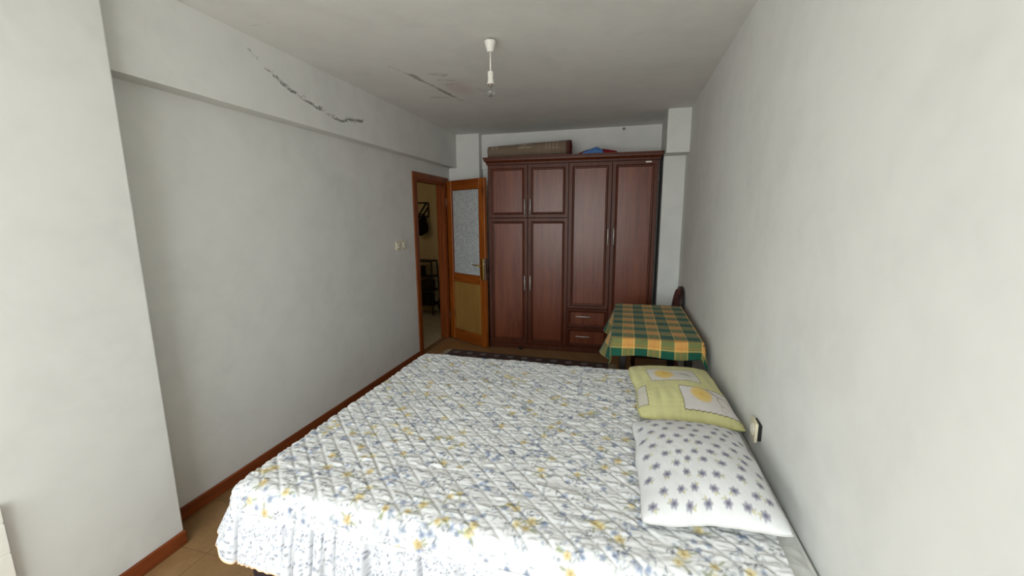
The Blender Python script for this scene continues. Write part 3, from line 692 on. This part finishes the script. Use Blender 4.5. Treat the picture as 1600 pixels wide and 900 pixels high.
# rug
rg = empty('rug', (-1.01, 3.86, 0), math.radians(-1.8)); tag(rg, 'dark maroon patterned rug with fringe before the wardrobe', 'rug')
xs = np.arange(-.89, .891, .006); ys = np.arange(-.42, .421, .006); Xs, Ys = np.meshgrid(xs, ys)
cv = Canvas(xs, ys, (54, 26, 24))
for yy in (-.36, -.30, .30, .36): cv.blob(0, yy, 3, .006, 0, (110, 84, 66), .6)
for k in range(30):
    x = -.9+.0625*k
    for yy in (-.385, .385): cv.flower(x, yy, .024, random.choice([(96, 70, 58), (84, 32, 32), (70, 58, 58), (40, 24, 24)]), (40, 20, 20), 4, .7)
for k in range(170):
    x, y = random.uniform(-.88, .88), random.uniform(-.27, .27); cv.flower(x, y, random.uniform(.02, .05), random.choice([(96, 34, 32), (110, 88, 74), (30, 22, 24), (84, 78, 84)]), (60, 22, 22), random.choice([4, 5, 6]), .8)
for k in range(11): cv.flower(-.8+.16*k, .335, .035, (128, 120, 124), (70, 30, 30), 6, .8)
Z = .008+fbm(Xs*5, Ys*5)*.003
P = np.stack([Xs, Ys, Z], -1); edge = (np.abs(Xs) > .887) | (np.abs(Ys) > .417); P[..., 2][edge] = .001
link('pile', grid_mesh('pile', P, None, cv.c), 'rug_pile', rg, True)
for sx in (-1, 1):
    m = MB()
    for k in range(84):
        y = -.415+.01*k; m.tube([(sx*.885, y, .004), (sx*(.915+random.uniform(0, .012)), y+random.uniform(-.006, .006), .003), (sx*(.952+random.uniform(-.01, .012)), y+random.uniform(-.012, .012), .003)], .0024, 4)
    tag(m.build('fringe', 'fringe_yarn', rg), kind='stuff')

# ================================================================ pendant lamp
pd = empty('pendant_lamp', (-.772, 2.42, H)); tag(pd, 'bare bulb hanging on a short white pendant from the ceiling', 'lamp')
MB().tube([(-.004, 0, .002), (.0, .004, -.010), (.006, 0, -.018)], .005, 6).tube([(.008, .004, .002), (.004, 0, -.016)], .004, 6).build('ceiling_wire', 'black_plastic', pd)
auto_smooth(MB().lathe([(.004, -.014), (.031, -.014), (.033, -.017), (.0185, -.068), (.014, -.072), (.004, -.073)], 28).build('canopy', 'white_plastic', pd))
MB().tube([(0, 0, -.07), (0, 0, -.178)], .0042, 10).build('cord', 'white_plastic', pd, True)
auto_smooth(MB().lathe([(.004, -.172), (.014, -.174), (.0165, -.178), (.0165, -.203), (.0135, -.206), (.0135, -.210), (.0165, -.213), (.0165, -.228), (.021, -.236), (.021, -.241), (.015, -.242)], 24).build('bulb_socket', 'white_plastic', pd))
prof = [(.0125, -.242), (.0125, -.252)]+[(.0295*math.sin(a), -.281-.0295*math.cos(a)*-1*-1 if False else -.281+.0295*math.cos(a)) for a in [PI*k/14 for k in range(3, 14)]]+[(.001, -.3105)]
bu = MB().lathe(prof, 28).build('bulb', 'bulb_glass', pd, True)
m = MB().tube([(0, 0, -.243), (0, 0, -.262)], .005, 8).tube([(.003, 0, -.26), (.010, 0, -.276)], .0007, 5).tube([(-.003, 0, -.26), (-.010, 0, -.276)], .0007, 5)
m.tube([(-.010, 0, -.276), (-.005, .003, -.279), (0, 0, -.276), (.005, .003, -.279), (.010, 0, -.276)], .0008, 5); m.build('filament', 'filament', bu)
MB().lathe([(.012, -.240), (.0132, -.243), (.0132, -.249), (.012, -.252)], 16).build('bulb_cap', 'dull_metal', bu, True)

# ================================================================ switches, socket, radiator
def switch(y, label, low):
    r = empty('light_switch', (XL, y, 1.25)); tag(r, label, 'switch', 'light switches by the door')
    box('switch_plate', (0, -.042, -.042), (.011, .042, .042), 'cream_plastic', r, .003, 2); o = MB().box((.0105, -.022, -.025), (.017, .022, .025), .002).build('rocker', 'white_plastic', r)
    o.rotation_euler = (0, .06*(1 if low else -1), 0); box('indicator', (.0165, -.004, -.004), (.0185, .004, .008), 'dull_metal', r)
switch(3.638, 'cream light switch, the farther from the door frame of the pair', 1); switch(3.740, 'cream light switch, the nearer to the door frame of the pair', 0)
so = empty('wall_socket', (XR, 1.775, .66)); so.rotation_euler = (0, 0, math.radians(-3)); tag(so, 'cream socket hanging loose from the right wall beside the pillows', 'socket')
box('back_box', (-.012, -.036, -.034), (.03, .036, .034), 'black_plastic', so, .003); auto_smooth(box('socket_plate', (-.024, -.040, -.040), (-.0122, .040, .040), 'cream_plastic', so, .004, 2))
MB().lathe([(.004, 0), (.024, 0), (.025, .001), (.025, .003), (.022, .003), (.020, .001), (.004, .001)], 20).build('socket_insert', 'white_plastic', so, True).matrix_local = Matrix.Translation((-.0235, 0, 0)) @ Matrix.Rotation(-PI/2, 4, 'Y')
ra = empty('low_panel', (-1.968, .50, .12)); tag(ra, 'white low panel at the foot of the pillar, lower left', 'panel')
box('board', (.004, -.19, 0), (.026, .240, .475), 'radiator_paint', ra, .003, 2)
for k in range(4): box('batten', (.0262, -.19, .09+.11*k), (.0285, .240, .192+.11*k) if k < 3 else (.0285, .240, .472), 'radiator_paint', ra, .0008)
for z in (.06, .40): box('bracket', (0, -.05, z), (.0038, -.01, z+.03), 'radiator_paint', ra)

# ================================================================ hallway things
rk = empty('shelf_rack', (-3.06, 5.97, 0)); tag(rk, 'small black four-tier shelf rack standing in the hallway', 'shelf')
for z, hw_, hd_ in ((.845, .18, .10), (.60, .185, .12), (.38, .19, .13), (.16, .195, .14)):
    box('shelf', (-hw_, -hd_, z-.012), (hw_, hd_, z+.012), 'black_wood', rk, .003)
for sx in (-1, 1):
    for sy in (-1, 1): MB().tube([(sx*.20, sy*.145, 0), (sx*.178, sy*.098, .85)], .012, 6).build('upright', 'black_wood', rk)
def lump(name, label, cat, loc, sx, sy, sz):
    m = MB(); bmesh.ops.create_icosphere(m.bm, subdivisions=3, radius=1)
    for v in m.bm.verts:
        c = v.co.copy(); k = 1+.10*math.sin(c.x*5+c.z*3)+.08*math.sin(c.y*7-c.z*4); v.co = Vector((c.x*sx*k, c.y*sy*k, max(c.z, -.86)*sz*k))
    o = m.build(name, 'black_cloth', None, True); o.location = loc; return tag(o, label, cat)
bg = lump('cloth_bag', 'slumped dark bag on the hallway floor beside the shelf rack', 'bag', (-2.71, 5.95, .172), .10, .12, .20)
for (x, z, w_) in ((-.07, .612, .13), (.05, .392, .18), (-.06, .172, .15), (.08, .172, .10)):  # dark things on the rack, given invented box shapes
    o = MB().box((-w_/2, -.09, 0), (w_/2, .09, .15), .02, 2).build('dark_box', 'black_wood'); o.location = (-3.06+x, 5.97, z)
    tag(o, {(-.07): 'dark box on the second shelf of the hallway rack', .05: 'dark box on the third shelf of the hallway rack', (-.06): 'wider dark box on the lowest shelf of the hallway rack', .08: 'narrow dark box on the lowest shelf of the hallway rack'}[x], 'box', 'boxes on the hallway rack')
hr = empty('coat_rack', (-3.13, 6.16, 1.55)); tag(hr, 'dark lattice coat rack on the hallway wall', 'coat rack')
for nm, a, b in (('rail', (-.10, 0, .20), (.10, 0, .20)), ('rail', (-.10, 0, -.02), (.10, 0, -.02)), ('side_bar', (-.10, 0, -.02), (-.10, 0, .20)), ('side_bar', (.10, 0, -.02), (.10, 0, .20)), ('diagonal', (-.08, 0, -.01), (.06, 0, .19)), ('diagonal', (-.02, 0, -.01), (.09, 0, .12))):
    MB().tube([(a[0], -.018, a[2]), (b[0], -.018, b[2])], .011, 6).build(nm, 'black_wood', hr)
for sx in (-.06, .06): MB().tube([(sx, 0, .0), (sx, -.05, 0), (sx, -.06, .03)], .006, 6).build('hook', 'dull_metal', hr)
hb = empty('shoulder_bag', (-3.10, 6.05, 1.20)); tag(hb, 'black shoulder bag hanging from the hallway coat rack', 'bag')
m = MB(); bmesh.ops.create_icosphere(m.bm, subdivisions=3, radius=1)
for v in m.bm.verts: c = v.co.copy(); v.co = Vector((c.x*(.105-.025*c.z)*1, c.y*.055, .19+c.z*.15+.02*math.sin(c.x*4)))
m.build('bag_body', 'black_cloth', hb, True)
MB().tube([(-.07, 0, .28), (-.03, -.01, .36), (.03, -.0, .37), (.08, 0, .28)], .009, 6).build('strap', 'black_cloth', hb, True)
# unseen lamp added to give the hallway a dim light
hl = empty('hall_fill_lamp', (-3.45, 4.3, 2.5)); tag(hl, 'round ceiling lamp added out of view to light the hallway', 'lamp')
MB().lathe([(.10, 0), (.12, -.02), (.11, -.05), (.06, -.075), (.01, -.08)], 20).build('shade', 'white_plastic', hl, True)
lp = bpy.data.lights.new('hall_fill_light', 'POINT'); lp.energy = 3.2; lp.color = (1, .82, .58); lp.shadow_soft_size = .12
lo = bpy.data.objects.new('hall_fill_light', lp); COL.objects.link(lo); lo.location = (0, 0, -.22); lo.parent = hl
